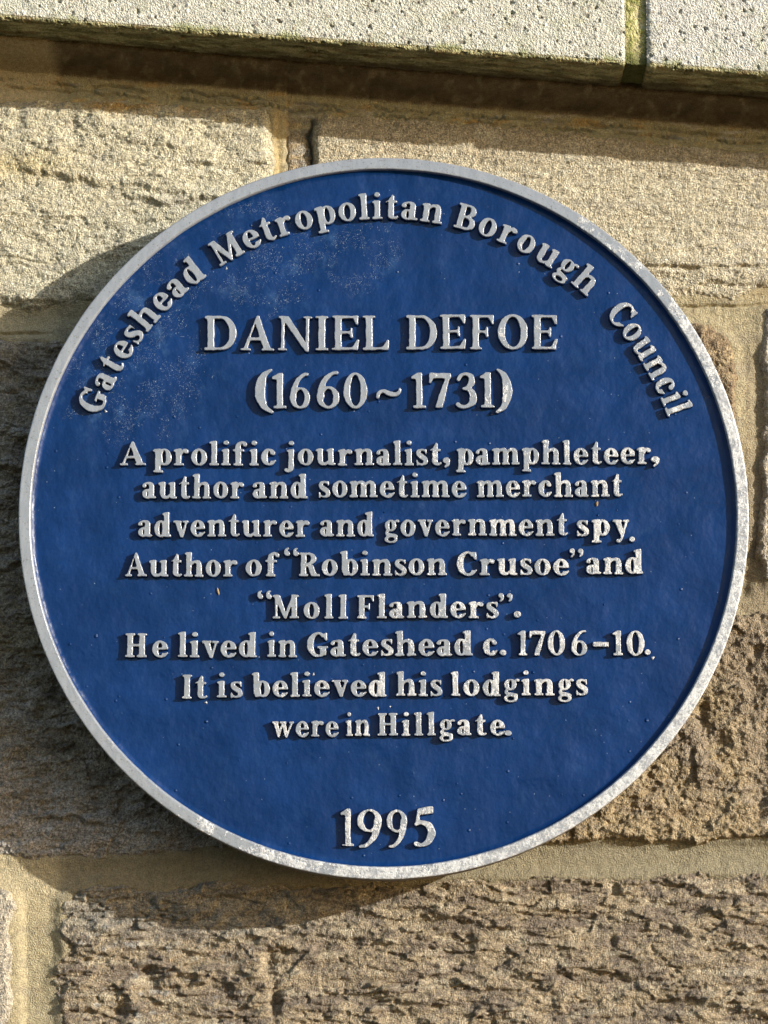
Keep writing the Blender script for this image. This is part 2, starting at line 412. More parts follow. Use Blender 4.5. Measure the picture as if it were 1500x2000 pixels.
        b_ = Pen(); b_.ring(.38, .27, .32, .275, W*1.02, T); f2 = b_.ops[0][1]; p.box(e+W*.5, .46, .46, .46+T)
        p.add(lambda x, y: np.maximum(f1(x, y), .35-x)); p.add(lambda x, y: np.maximum(f2(x, y), .36-x))
    elif ch in 'CG':
        rx = .40; w = .76
        p.ring(rx, .5, rx, .52, W*1.08, T, [(rx+.03, .36), (rx+.03, .66), (rx+.18, .80), (rx*2+.2, .80), (rx*2+.2, .22), (rx+.18, .22)], dx=.02)
        p.poly([(w-.08, 1.0), (w-.02, 1.0), (w-.02, .66), (w-.085, .66), (w-.18, .86)])
        if ch == 'C':
            p.stroke([(rx+.05, .03, .05), (rx+.2, .07, .045), (w-.02, .23, .033)])
            p.poly([(.52, .97), (.66, .86), (w-.08, .70), (w-.02, .74), (w-.04, .92), (.62, 1.0)])
        else:
            xs = w-.09-W*.85
            p.box(xs, .06, xs+W, .42); p.box(xs-.11, .44-S, xs+W+.08, .44)
            p.stroke([(rx, .03, .05), (rx+.14, .05, .05), (xs+.05, .14, .06)])
            w = max(w, xs+W+.08)
    elif ch == 'D':
        w = .82; p.stem(e, 0, 1); p.box(0, 0, .42, T); p.box(0, 1-T, .42, 1)
        a = Pen(); a.ring(.40, .5, w-.40, .5, W*1.08, T); f1 = a.ops[0][1]
        p.add(lambda x, y: np.maximum(f1(x, y), .38-x))
    elif ch in 'EFL':
        w = {'E': .70, 'F': .66, 'L': .68}[ch]
        p.stem(e, 0, 1); p.foot(e, 0, 1, 1); p.head(e, 1, 1, 1)
        if ch in 'EF':
            p.box(e, 1-T, w-.04, 1); p.poly([(w-.17, 1-T*.6), (w-.075, .73), (w-.02, .73), (w-.02, 1), (w-.15, 1)])
            p.box(e, .5-T*.35, w-.20, .5+T*.65); p.poly([(w-.23, .66), (w-.23, .36), (w-.17, .36), (w-.17, .66)])
            p.poly([(w-.30, .5), (w-.2, .62), (w-.2, .40)])
        if ch in 'EL':
            p.box(e, 0, w-.05, T); p.poly([(w-.20, T*.6), (w-.06, .30), (w, .30), (w-.04, 0), (w-.16, 0)])
    elif ch == 'H':
        xr = .80-e-W; w = .80
        for x in (e, xr): p.stem(x, 0, 1); p.foot(x); p.head(x, 1)
        p.box(e, .5-T*.5, xr+.05, .5+T*.6)
    elif ch == 'I': p.stem(e, 0, 1); p.foot(e); p.head(e, 1); w = W+2*e
    elif ch == 'M':
        w = 1.0; xr = w-e-W; t = T*.95
        p.box(e+.02, 0, e+.02+t, 1); p.box(0, 0, e*2+t+.04, S); p.box(0, 1-S, e+W*.7, 1)
        p.stem(xr, 0, 1); p.foot(xr); p.box(xr, 1-S, w, 1)
        p.poly([(e*.6, 1), (e*.6+W*1.15, 1), (.52, .22), (.50, -.01), (.44, -.01)])
        p.poly([(xr+W*.2, 1), (xr+W*.75, 1), (.51, -.01), (.44, -.01), (.47, .20)])
    elif ch == 'N':
        w = .86; t = T*1.1; xr = w-e-t
        p.box(e, 0, e+t, 1); p.box(0, 0, e*2+t, S); p.box(0, 1-S, e+W*.6, 1)
        p.box(xr, 0.05, xr+t, 1); p.box(xr-e, 1-S, w, 1)
        p.poly([(e*.5, 1), (e*.5+W*1.25, 1), (xr+t, .10), (xr+t, -.03), (xr+t*.1, -.03)])
    elif ch == 'O': p.ring(.40, .5, .40, .52, W*1.1, T); w = .80
    elif ch == 'R':
        w = .80; p.stem(e, 0, 1); p.foot(e); p.box(0, 1-T, .40, 1); p.box(e, .5-T*.4, .40, .5+T*.6)
        a = Pen(); a.ring(.38, .745, .29, .255, W*1.0, T); f1 = a.ops[0][1]
        p.add(lambda x, y: np.maximum(f1(x, y), .36-x))
        p.poly([(.30, .5), (.30+W*1.1, .5), (w-.09, S*.5), (w-.09-W*1.15, S*.5)]); p.box(w-.14-W*.9, 0, w, S)
    # ---- numerals
    elif ch == '0': p.ring(.31, .5, .31, .52, W*1.0, T*.95); w = .62
    elif ch == '1':
        p.stem(.14, 0, .99); p.foot(.14, 0, 1.1, 1.1); p.poly([(.01, .84), (.01, .90), (.19, 1.02), (.14+W, 1.02), (.14+W, .8), (.14, .83)]); w = .14+W+e*1.1
    elif ch == '3':
        p.stroke([(.07, .80, .045), (.14, .93, .042), (.28, .965, .045), (.40, .88, .075), (.40, .70, .085), (.30, .57, .05), (.20, .54, .035)])
        p.stroke([(.20, .545, .035), (.34, .52, .06), (.44, .38, .09), (.43, .16, .09), (.28, .03, .05), (.13, .03, .06), (.055, .10, .06)]); w = .53
    elif ch == '5':
        p.poly([(.12, 1.03), (.50, 1.10), (.50, .90), (.165, .845)]); p.box(.11, .60, .175, 1.0)
        p.poly([(.065, .55), (.12, 1.0), (.18, 1.0), (.155, .62)])
        p.stroke([(.09, .60, .045), (.22, .65, .06), (.40, .55, .085), (.46, .34, .092), (.38, .12, .08), (.22, .02, .055), (.10, .05, .065)]); w = .56
    elif ch in '69':
        q = Pen(W, T, S, X, E)
        q.ring(.30, .30, .30, .315, W*.98, T*.9)
        q.stroke([(.10, .32, .095), (.12, .55, .085), (.22, .80, .065), (.38, .965, .05), (.52, 1.0, .04)])
        if ch == '6': p = q
        else:
            p.add(lambda x, y: q(.60-x, 1.0-y))
        w = .60
    elif ch == '7':
        p.box(.04, .84, .58, 1.0); p.poly([(.0, .70), (.06, .70), (.12, .86), (.06, 1.0), (.02, 1.0)])
        p.poly([(.46, .90), (.59, .98), (.36, .0), (.18, .0), (.24, .30)]); w = .59
    # ---- marks
    elif ch == '(':
        p.stroke([(.30, 1.12, .035), (.15, .93, .075), (.085, .50, .105), (.15, .06, .075), (.31, -.13, .035)]); w = .34
    elif ch == ')':
        p.stroke([(.04, 1.12, .035), (.19, .93, .075), (.255, .50, .105), (.19, .06, .075), (.03, -.13, .035)]); w = .36
    elif ch == '~':
        p.stroke([(.05, .33, .045), (.08, .46, .055), (.22, .53, .062), (.38, .45, .072), (.56, .42, .062), (.67, .50, .05), (.69, .60, .04)]); w = .74
    elif ch == ',':
        p.ell(.13, .09, .125, .12); p.stroke([(.18, .09, .075), (.185, -.05, .055), (.09, -.16, .035)]); w = .26
    elif ch == '.': p.ell(.13, .12, .13, .125); w = .26
    elif ch == '-': p.box(0, .36, .62, .36+.20); w = .62
    elif ch in '\u201c\u201d':
        for i in (0, 1):
            o = .36*i
            if ch == '\u201d': p.ell(o+.13, .98, .115, .11); p.stroke([(o+.18, .96, .07), (o+.18, .83, .05), (o+.09, .74, .03)])
            else: p.ell(o+.16, .86, .115, .11); p.stroke([(o+.10, .88, .07), (o+.10, 1.0, .05), (o+.20, 1.08, .03)])
        w = .64
    else: raise KeyError(ch)
    return p, w
# ---------------------------------------------------------------- the wall: a height field in millimetres, out from the plane y = 62 mm
WY = .062; STEP = .00078
HX = .345; Z0 = -.445; Z1 = .40
nx = int(2*HX/STEP); nz = int((Z1-Z0)/STEP)
X1 = np.linspace(-HX, HX, nx); Z1a = np.linspace(Z1, Z0, nz)
GX, GZ = np.meshgrid(X1, Z1a)
U, Vv = pix(GX, WY, GZ)                      # position measured in photograph pixels (1 px = 0.36 mm), v runs down
KX, KZ = GX*1000, -GZ*1000                   # millimetres
wu = U+10*fbm(KX/16, KZ/16, 4, 3)+0*U; wv = Vv+9*fbm(KX/16, KZ/16, 4, 11)
wu = wu+2.5*noise(KX/3, KZ/3, 21); wv = wv+2.5*noise(KX/3, KZ/3, 22)

STONES = dict(
 A=[(-320, 205), (0, 200), (300, 205), (430, 212), (520, 214), (531, 230), (533, 420), (528, 590), (400, 592), (200, 588), (150, 592), (110, 604), (60, 610), (20, 598), (-60, 590), (-320, 590)],
 B=[(616, 232), (640, 222), (800, 232), (1000, 248), (1200, 268), (1330, 285), (1500, 296), (1820, 300), (1820, 560), (1480, 566), (1430, 586), (1380, 578), (1350, 576), (1300, 584), (1180, 590), (900, 590), (618, 590), (612, 330)],
 J=[(556, 265), (575, 250), (600, 262), (604, 330), (600, 400), (570, 400), (560, 340)],
 C=[(-320, 655), (0, 656), (60, 664), (130, 662), (400, 660), (700, 655), (705, 1655), (420, 1660), (300, 1668), (150, 1676), (60, 1680), (20, 1672), (-60, 1664), (-320, 1672)],
 D=[(735, 640), (1330, 626), (1385, 636), (1412, 652), (1432, 684), (1438, 740), (1440, 850), (1446, 868), (1430, 880), (1428, 1000), (1424, 1130), (735, 1130)],
 H=[(1492, 600), (1820, 596), (1820, 1140), (1520, 1145), (1488, 1128), (1480, 1060), (1487, 900), (1494, 780), (1486, 690)],
 E=[(742, 1195), (1375, 1200), (1430, 1208), (1480, 1196), (1820, 1190), (1820, 1640), (1480, 1636), (1340, 1646), (1200, 1640), (1140, 1642), (1000, 1650), (742, 1650)],
 G=[(112, 1815), (118, 1760), (150, 1736), (200, 1726), (320, 1738), (400, 1720), (520, 1724), (700, 1728), (860, 1716), (1000, 1714), (1200, 1712), (1360, 1702), (1500, 1700), (1820, 1700), (1820, 2320), (110, 2320), (112, 1960), (100, 1920), (108, 1886), (124, 1858)],
 F=[(-320, 1736), (-20, 1732), (18, 1740), (28, 1770), (20, 1820), (24, 1900), (18, 2000), (22, 2320), (-320, 2320)])

def ledge(pts, amp, dec, w=4.5, below=0):
    P = np.array(pts, float); line = np.interp(U, P[:, 0], P[:, 1])+1.5*noise(KX/6, KZ/9, 31)+11*fbm(KX/24, KZ*0+P[0, 1], 4, 33)
    d = line-Vv; end = sstep(P[0, 0]-25, P[0, 0]+35, U)*(1-sstep(P[-1, 0]-35, P[-1, 0]+25, U))
    return amp*end*(.85+.6*noise(KX/42, KZ/42+P[0, 1], 35))*(sstep(-w, w, d)*np.exp(-np.maximum(d, 0)/dec))
def dent(u, v, ru, rv, a):
    return -a*np.exp(-(((U-u)/ru)**2+((Vv-v)/rv)**2))
def bedding(per, s, warp=.9, hw=70):         # saw-tooth layers: each bed swells towards its lower edge, then breaks back
    n = KZ/per+warp*fbm(KX/hw, KZ/(per*1.6), 4, s); f = n-np.floor(n); i = np.floor(n).astype(np.int64)
    amp = _R[_h(i, i*0, s), 2]
    return np.where(f < .86, f/.86, 1-(f-.86)/.14)**1.4*(.25+amp)*sstep(-.35, .3, fbm(KX/34, KZ/12, 3, s+40))
def facets(sx, sz, s, tilt=1.0):
    wx = KX+3*fbm(KX/9, KZ/9, 3, s+5); wz = KZ+3*fbm(KX/9, KZ/9, 3, s+6)
    d1, d2, k, ox, oy = worley(wx/sx, wz/sz, s)
    return (_R[k, 2]-.5)*1.2+tilt*((_R[k, 0]-.5)*ox*1.6+(_R[k, 3]-.5)*oy*1.6)
def crevice(sx, sz, s, wd=.05, m=0.0):      # long wavering splits along the bed
    n = fbm(KX/sx, KZ/sz, 4, s, .5)-m; return -np.exp(-(n/wd)**2)*sstep(-.15, .25, fbm(KX/30, KZ/20, 3, s+7))
# grain shared by the stones
g1 = fbm(KX/2.6, KZ/2.3, 3, 51, .62); g2 = fbm(KX/7, KZ/5, 3, 57, .6)
w1 = worley(KX/2.1, KZ/1.9, 61); gr = (w1[1]-w1[0])        # small nodules
w2 = worley(KX/5.5, KZ/4.2, 67); pit = sstep(.30, .08, w2[0])*(_R[w2[2], 3] > .62)
big = fbm(KX/90, KZ/60, 3, 71)
grain = .42*g1+.30*(gr-.35)

SURF = dict(
 A=lambda: 9.5+1.5*bedding(12, 182, 1.8, 55)+1.5*crevice(46, 10, 184)+1.6*big+1.6*fbm(KX/26, KZ/13, 4, 81)+.9*g2+2.0*grain-.7*pit+ledge([(30, 335), (130, 350), (190, 364), (280, 372), (380, 392)], 4.2, 75, 7)+1.6*fbm(KX/15, KZ/9, 3, 82)+ledge([(190, 268), (300, 290), (390, 300)], 3.0, 50, 7)
   + ledge([(250, 395), (330, 402), (450, 395)], 4.0, 40)+ledge([(370, 326), (460, 330), (560, 318)], 3.0, 34)+dent(145, 250, 10, 26, 2.6)+dent(40, 230, 12, 26, 2.2)+dent(90, 325, 50, 24, 2.2)+1.6*sstep(560, 480, Vv)*0,
 B=lambda: 4+1.1*bedding(9, 186, 1.2, 60)+1.0*crevice(60, 7, 188)+.5*fbm(KX/40, KZ/2.6, 3, 189)+1.0*fbm(KX/17, KZ/8, 3, 84)+1.0*big+.9*fbm(KX/30, KZ/9, 4, 83)+.6*g2+1.8*grain-.5*pit+ledge([(1255, 521), (1330, 524), (1500, 522)], 4.6, 38, 1.6)+ledge([(1150, 408), (1340, 412)], .8, 20)+ledge([(1160, 425), (1240, 428)], .7, 20)
   + ledge([(1340, 566), (1400, 552), (1480, 556), (1560, 552)], 3.0, 25)-2.4*sstep(530, 560, Vv)+1.0*fbm(KX/12, KZ/6, 3, 85)*sstep(500, 560, Vv),
 J=lambda: -2.6+1.6*fbm(KX/7, KZ/14, 3, 87)+1.2*grain,
 C=lambda: 1.5+3.0*crevice(50, 10, 192, .06)+1.0*fbm(KX/30, KZ/3, 3, 193)+2.2*big+5.0*bedding(21, 91, 1.6, 55)+2.2*facets(24, 13, 92)+1.8*fbm(KX/18, KZ/10, 3, 94)+1.2*bedding(8, 93, 1.6, 30)+1.6*fbm(KX/22, KZ/9, 4, 95)+1.3*g2+2.4*grain-.8*pit+ledge([(-320, 1262), (0, 1272), (120, 1262), (300, 1266)], 3.5, 60)+dent(82, 1392, 14, 18, 5)+dent(110, 1350, 10, 24, 3),
 D=lambda: 3+2.6*fbm(KX/11, KZ/14, 4, 101)+1.5*g2+2.2*grain+.6*facets(8, 8, 103)-2.5*sstep(1425, 1446, U),
 H=lambda: 1.5+2.5*fbm(KX/12, KZ/20, 4, 105)+1.2*g2+1.2*grain,
 E=lambda: 4+2.2*crevice(34, 16, 194, .05)+3.2*fbm(KX/42, KZ/34, 3, 107)+2.6*facets(25, 18, 109)+3.0*fbm(KX/20, KZ/15, 3, 110)+.8*facets(10, 8, 111)+2.2*fbm(KX/12, KZ/9, 4, 113, .55)+1.5*g2+2.4*grain-.8*pit+dent(1372, 1400, 12, 34, 6)+dent(1400, 1455, 22, 14, 5)+dent(1270, 1545, 20, 10, 4)+ledge([(1330, 1522), (1420, 1530)], 3, 30)+dent(1476, 1275, 9, 12, 4)+dent(1460, 1300, 8, 14, 4),
 G=lambda: -1.0+2.6*fbm(KX/60, KZ/36, 3, 115)+3.8*bedding(17, 117, 2.0, 60)+2.2*facets(30, 13, 119)+3.6*fbm(KX/32, KZ/10, 4, 120, .5)+3.0*crevice(48, 11, 196, .05)+2.0*fbm(KX/18, KZ/6, 4, 123, .5)+.8*g2+2.0*grain-.3*pit
   + dent(290, 1905, 20, 24, 7)+dent(232, 1975, 18, 18, 7)+dent(525, 1880, 10, 26, 5)+dent(536, 1960, 10, 40, 6)+dent(632, 1850, 14, 14, 5)+dent(915, 1845, 12, 18, 4)+dent(1200, 1738, 8, 14, 5)+dent(1195, 1840, 8, 14, 4)+dent(135, 1853, 10, 10, 6)
   + ledge([(720, 1838), (860, 1850)], 2.4, 24)+ledge([(930, 1985), (1060, 2000)], 3, 24)+ledge([(1010, 1900), (1090, 1915)], 3, 30)+ledge([(1200, 1800), (1330, 1796)], 2.2, 24)+ledge([(730, 1950), (880, 1962)], 2.6, 24)+ledge([(1280, 1955), (1500, 1950)], 2.6, 28),
 F=lambda: 3+1.6*fbm(KX/14, KZ/12, 4, 125)+1.0*g2+1.2*grain)
RND = dict(A=(26, 6), B=(14, 4), J=(10, 3), C=(22, 5), D=(9, 3), H=(14, 5), E=(7, 4), G=(14, 4), F=(14, 4))

spk = fbm(KX/1.6, KZ/1.6, 2, 131); cl1 = fbm(KX/30, KZ/16, 4, 133); cl2 = fbm(KX/9, KZ/6, 4, 137); cl3 = fbm(KX/60, KZ/40, 3, 139)
def c3(a): return np.broadcast_to(np.array(a, float), U.shape+(3,)).copy()
def colour(k, h):
    if k in 'AB':
        c = c3((.62, .545, .39) if k == 'A' else (.58, .495, .355))
        c = mixc(c, (.66, .59, .45), sstep(-.1, .5, cl2)); c = mixc(c, (.44, .385, .31), sstep(.15, .6, cl1)*.6)
        c = mixc(c, (.34, .28, .185), sstep(.1, .45, spk)*.6)
        c = mixc(c, (.30, .255, .21), sstep(.30, .62, g1)*.5)
        if k == 'A':
            m = np.exp(-((Vv-212)/16)**2)*(sstep(140, 200, U)*(1-sstep(270, 330, U))+.8*sstep(340, 360, U)*(1-sstep(430, 460, U)))*sstep(-.3, .3, cl2+.2)
            c = mixc(c, (.50, .30, .09), m*.85)
            c = mixc(c, (.52, .40, .19), np.exp(-((Vv-330)/24)**2)*(1-sstep(60, 200, U))*.6)
        else:
            c = mixc(c, (.40, .31, .20), sstep(330, 255, Vv-.03*U)*.55*sstep(-.4, .3, cl1+.2))
            c = mixc(c, (.36, .30, .25), sstep(1300, 1500, U)*sstep(-.1, .5, cl2)*.5)
    elif k == 'C':
        c = c3((.40, .355, .285)); c = mixc(c, (.50, .48, .45), sstep(-.1, .5, cl1)*.8); c = mixc(c, (.31, .25, .13), sstep(.0, .45, cl2)*.6)
        c = mixc(c, (.13, .12, .105), sstep(.05, .5, -cl1)*.55); c = mixc(c, (.50, .50, .50), sstep(1480, 1620, Vv)*.55); c = mixc(c, (.36, .31, .19), np.exp(-((Vv-1250)/38)**2)*.7)
        c = mixc(c, (.14, .13, .12), sstep(.05, .4, spk)*.7)
    elif k in 'DEJ':
        c = c3((.40, .32, .20)); c = mixc(c, (.50, .42, .29), sstep(-.1, .5, cl2)*.8); c = mixc(c, (.30, .235, .155), sstep(.05, .5, cl1)*.55)
        c = mixc(c, (.25, .205, .15), sstep(.15, .5, spk)*.5)
        if k == 'E': c = mixc(c, (.29, .25, .21), sstep(.0, .5, cl3+.5*cl2)*.6); c = mixc(c, (.27, .23, .19), sstep(1390, 1470, U-.3*(Vv-1400))*.5)
        if k == 'D': c = mixc(c, (.22, .165, .11), sstep(-.45, .25, cl2+.5*cl1)*.75)
        if k == 'J': c = mixc(c, (.30, .29, .26), sstep(-.3, .3, cl2)*.7)
    elif k == 'G':
        c = c3((.385, .32, .225)); c = mixc(c, (.52, .45, .33), sstep(.0, .45, cl2)*.8)
        cr = sstep(-.16, .24, cl1+.55*cl2+.25*noise(KX/4, KZ/2.6, 141)); c = mixc(c, (.20, .166, .14), cr*.75)
        c = mixc(c, (.42, .42, .40), sstep(.25, .5, fbm(KX/11, KZ/8, 3, 143))*sstep(700, 200, U)*.8); c = mixc(c, (.36, .345, .30), sstep(1860, 1790, Vv)*sstep(900, 400, U)*.75); c = mixc(c, (.55, .49, .37), sstep(.12, .4, fbm(KX/26, KZ/7, 4, 197))*.6)  # upper left greyed: tone of the plaque's shadow mixed into the stone colour
        c = mixc(c, (.17, .14, .11), sstep(.15, .5, spk)*.45)
    else:
        c = c3((.50, .46, .38)); c = mixc(c, (.35, .33, .29), sstep(0, .4, cl2)*.7); c = mixc(c, (.22, .2, .17), sstep(.15, .5, spk)*.5)
    return c*np.array((.95, 1.0, 1.03) if k in 'AB' else (1.0, .98, .96))*(.86 if k == 'G' else .88 if k == 'E' else 1)

wall = empty('stone_wall', 'rough tan sandstone block wall with sandy mortar joints under a pale concrete coping', 'wall', (0, WY, Z0))
W0 = np.array([0, WY, Z0])
def field(name, h, keep, col, mat, parent, kind=None):
    V = np.stack([GX, WY-h*MM, GZ], -1).reshape(-1, 3)-W0
    F = gridfaces(nz, nx, keep)[:, ::-1]
    V, F, c = compact(V, F, col.reshape(-1, 3)); return link(name, mesh(name, V, F, mat, c), parent, kind)
# hidden middle of the wall, far behind the plaque, is left to the backing
hid = np.hypot(GX, GZ+.0) < .150
allsd = np.full(U.shape, 1e9); top = np.full(U.shape, -99.)
zc = lambda x: CZ0+CSL*x                     # height of the coping's underside
e0 = un(0, 36, -.018); e1 = un(1500, 148, -.018); CSL = (e1[1]-e0[1])/(e1[0]-e0[0]); CZ0 = e0[1]-CSL*e0[0]
cellk = lambda m: m[:-1, :-1] & m[1:, 1:] & m[:-1, 1:] & m[1:, :-1]
for k, P in STONES.items():
    sd = polysd(P, wu, wv); rw, dp = RND[k]
    q = np.maximum(sd+rw, 0)/rw
    h = SURF[k]()-dp*q**2.2-np.maximum(sd, 0)*.6
    keep = cellk((sd < 16) & (GZ < zc(GX)-.006)) & ~hid[:-1, :-1]
    field('stone', h, keep, colour(k, h), M_stone, wall)
    allsd = np.minimum(allsd, sd); top = np.maximum(top, np.where(sd < 16, h, -99))
# mortar
near = np.clip(allsd, -30, 40)
hm = -1.2-1.6*sstep(0, 26, near)+.8*fbm(KX/24, KZ/18, 3, 151)+.45*fbm(KX/5, KZ/4, 3, 153)+.26*g1
hm = hm+1.9*sstep(34, 16, np.abs(Vv-(626-.012*(U-0))+6))*0
hm = np.where((U < 700) & (Vv > 575) & (Vv < 690), hm+3.0*sstep(690, 640, Vv), hm)         # left bed joint stands fuller
hm = hm+3.2*np.exp(-((U-1455)/16)**2)*sstep(620, 660, Vv)*(1-sstep(1020, 1100, Vv))*0
hm = hm-2.6*sstep(12, 30, U-1452+0)*sstep(1500, 1488, U)*sstep(640, 700, Vv)*(1-sstep(1120, 1160, Vv))
hm = hm-5*np.exp(-((U-(1466-(Vv-1100)*.25))/15)**2)*sstep(1040, 1080, Vv)*(1-sstep(1150, 1180, Vv))
hm = hm-2.4*sstep(1640, 1655, Vv)*(1-sstep(1690, 1715, Vv))*sstep(700, 900, U)
hm = hm-3.6*sstep(555, 562, U+5*noise(KX/5, KZ/6, 163))*sstep(225, 250, Vv)*(1-sstep(560, 600, Vv))*(1-sstep(612, 622, U))
hm = hm-3.2*sstep(1730, 1790, Vv)*sstep(130, 100, U)                                        # lower left upright joint lies deep
hm = hm+3.6*sstep(52, 34, U+3*noise(KX/5, KZ/8, 161))*sstep(1740, 1800, Vv)
hm = hm+1.6*sstep(545, 535, U)*sstep(190, 260, Vv)*(1-sstep(590, 620, Vv))+.9*sstep(566, 560, U+6*noise(KX/5, KZ/6, 163))*sstep(515, 530, U)*sstep(200, 260, Vv)*(1-sstep(420, 600, Vv))
ck = 606+9*noise(KX*0, KZ/9, 165)+3*noise(KX*0, KZ/2.4, 166)
hm = hm-7*np.exp(-((U-ck)/(4.5+3.5*noise(KX*0, KZ/7, 199)))**2)*sstep(228, 246, Vv)*(1-sstep(420, 460, Vv))               # open crack beside the upper right stone
upl = zc(GX)-GZ                              # metres below the coping
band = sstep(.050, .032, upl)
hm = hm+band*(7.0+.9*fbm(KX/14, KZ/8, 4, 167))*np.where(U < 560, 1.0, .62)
for s_, o_ in ((171, .021), (173, .026)):
    ln = upl-o_-.004*fbm(KX/26, KX*0, 4, s_)-.0012*noise(KX/3, KZ*0, s_+1)
    hm = hm-3.6*np.exp(-(ln/.0009)**2)*sstep(-.3, .1, noise(KX/30, KX*0+3, s_+2))-.9*sstep(0, .002, ln)*sstep(.012, .002, ln)
ln2 = Vv-(598-.02*(U-1300)+0)-7*fbm(KX/22, KX*0, 4, 175); hm = hm-3.0*np.exp(-(ln2/2.4)**2)*sstep(1300, 1340, U)
ln3 = Vv-652-6*fbm(KX/18, KX*0, 4, 176); hm = hm-3.4*np.exp(-(ln3/2.4)**2)*sstep(110, 60, U)
fil = sstep(.0150, .001, upl+.0012*fbm(KX/30, KX*0, 3, 177)); hm = np.maximum(hm, hm*(1-fil)+fil*(np.interp(U, [0, 600, 1500], [43, 34, 29])+1.0*fbm(KX/18, KZ/6, 4, 179)))
hm = hm-np.where(allsd < -3, .25*(-allsd-3), 0)*(upl > .02)
cm = c3((.385, .335, .215)); cm = mixc(cm, (.33, .29, .205), sstep(-.1, .5, cl1)); cm = mixc(cm, (.34, .27, .15), sstep(.1, .6, cl3+.3*cl2)*.6); cm = mixc(cm, (.3, .25, .17), sstep(.25, .55, spk)*.4)
cm = mixc(cm, (.34, .32, .20), band*.75); cm = mixc(cm, (.45, .29, .10), band*sstep(.15, .45, fbm(KX/22, KZ/9, 3, 181))*.6)
cm = mixc(cm, (.42, .41, .38), band*sstep(.25, .45, fbm(KX/26, KZ/5, 3, 183))*.6)
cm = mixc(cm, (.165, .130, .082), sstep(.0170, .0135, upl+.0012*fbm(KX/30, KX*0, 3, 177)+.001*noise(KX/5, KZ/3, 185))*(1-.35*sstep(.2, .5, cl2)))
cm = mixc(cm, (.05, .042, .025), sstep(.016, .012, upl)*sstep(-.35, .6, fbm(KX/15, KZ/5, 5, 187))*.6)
cm = mixc(cm, (.22, .15, .08), np.exp(-((U-628)/12)**2)*sstep(215, 250, Vv)*(1-sstep(330, 420, Vv))*.8)
cm = mixc(cm, (.47, .37, .19), sstep(200, 230, Vv)*np.exp(-((U-543)/12)**2)*(1-sstep(400, 440, Vv))*.8)
cm = mixc(cm, (.21, .19, .15), sstep(556, 566, U)*(1-sstep(612, 640, U))*sstep(190, 240, Vv)*(1-sstep(560, 600, Vv))*sstep(-.4, .2, cl2)*.8)
cm = mixc(cm, (.25, .20, .14), sstep(840, 940, Vv)*(1-sstep(1180, 1260, Vv))*sstep(1380, 1420, U)*sstep(-.5, .2, cl2)*.65)
cm = mixc(cm, (.28, .23, .15), sstep(.1, .45, cl2)*.45)
cm = mixc(cm, (.24, .20, .135), sstep(1452, 1462, U+3*noise(KX/4, KZ/4, 190))*sstep(640, 700, Vv)*(1-sstep(1180, 1240, Vv))*.6)
cm = mixc(cm, (.235, .21, .145), sstep(1600, 1650, Vv)*sstep(70, 160, U)*.8)
cm = mixc(cm, (.50, .43, .28), sstep(1820, 1760, Vv)*sstep(130, 100, U)*.8)
keep = cellk((allsd > -22) & (GZ < zc(GX)+.004)) & ~hid[:-1, :-1]
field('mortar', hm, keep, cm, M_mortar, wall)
# plain core of the wall behind the facing
def boxmesh(x0, x1, y0, y1, z0, z1):
    V = np.array([(x, y, z) for x in (x0, x1) for y in (y0, y1) for z in (z0, z1)], float)
    F = np.array([(0, 1, 3, 2), (4, 6, 7, 5), (0, 4, 5, 1), (2, 3, 7, 6), (0, 2, 6, 4), (1, 5, 7, 3)]); return V, F
V, F = boxmesh(-HX, HX, WY+.030, WY+.20, Z0, CZ0-.02)
link('wall_core', mesh('wall_core', V-W0, F, M_mortar, np.tile((.3, .26, .18), (8, 1)), smooth=False), wall)

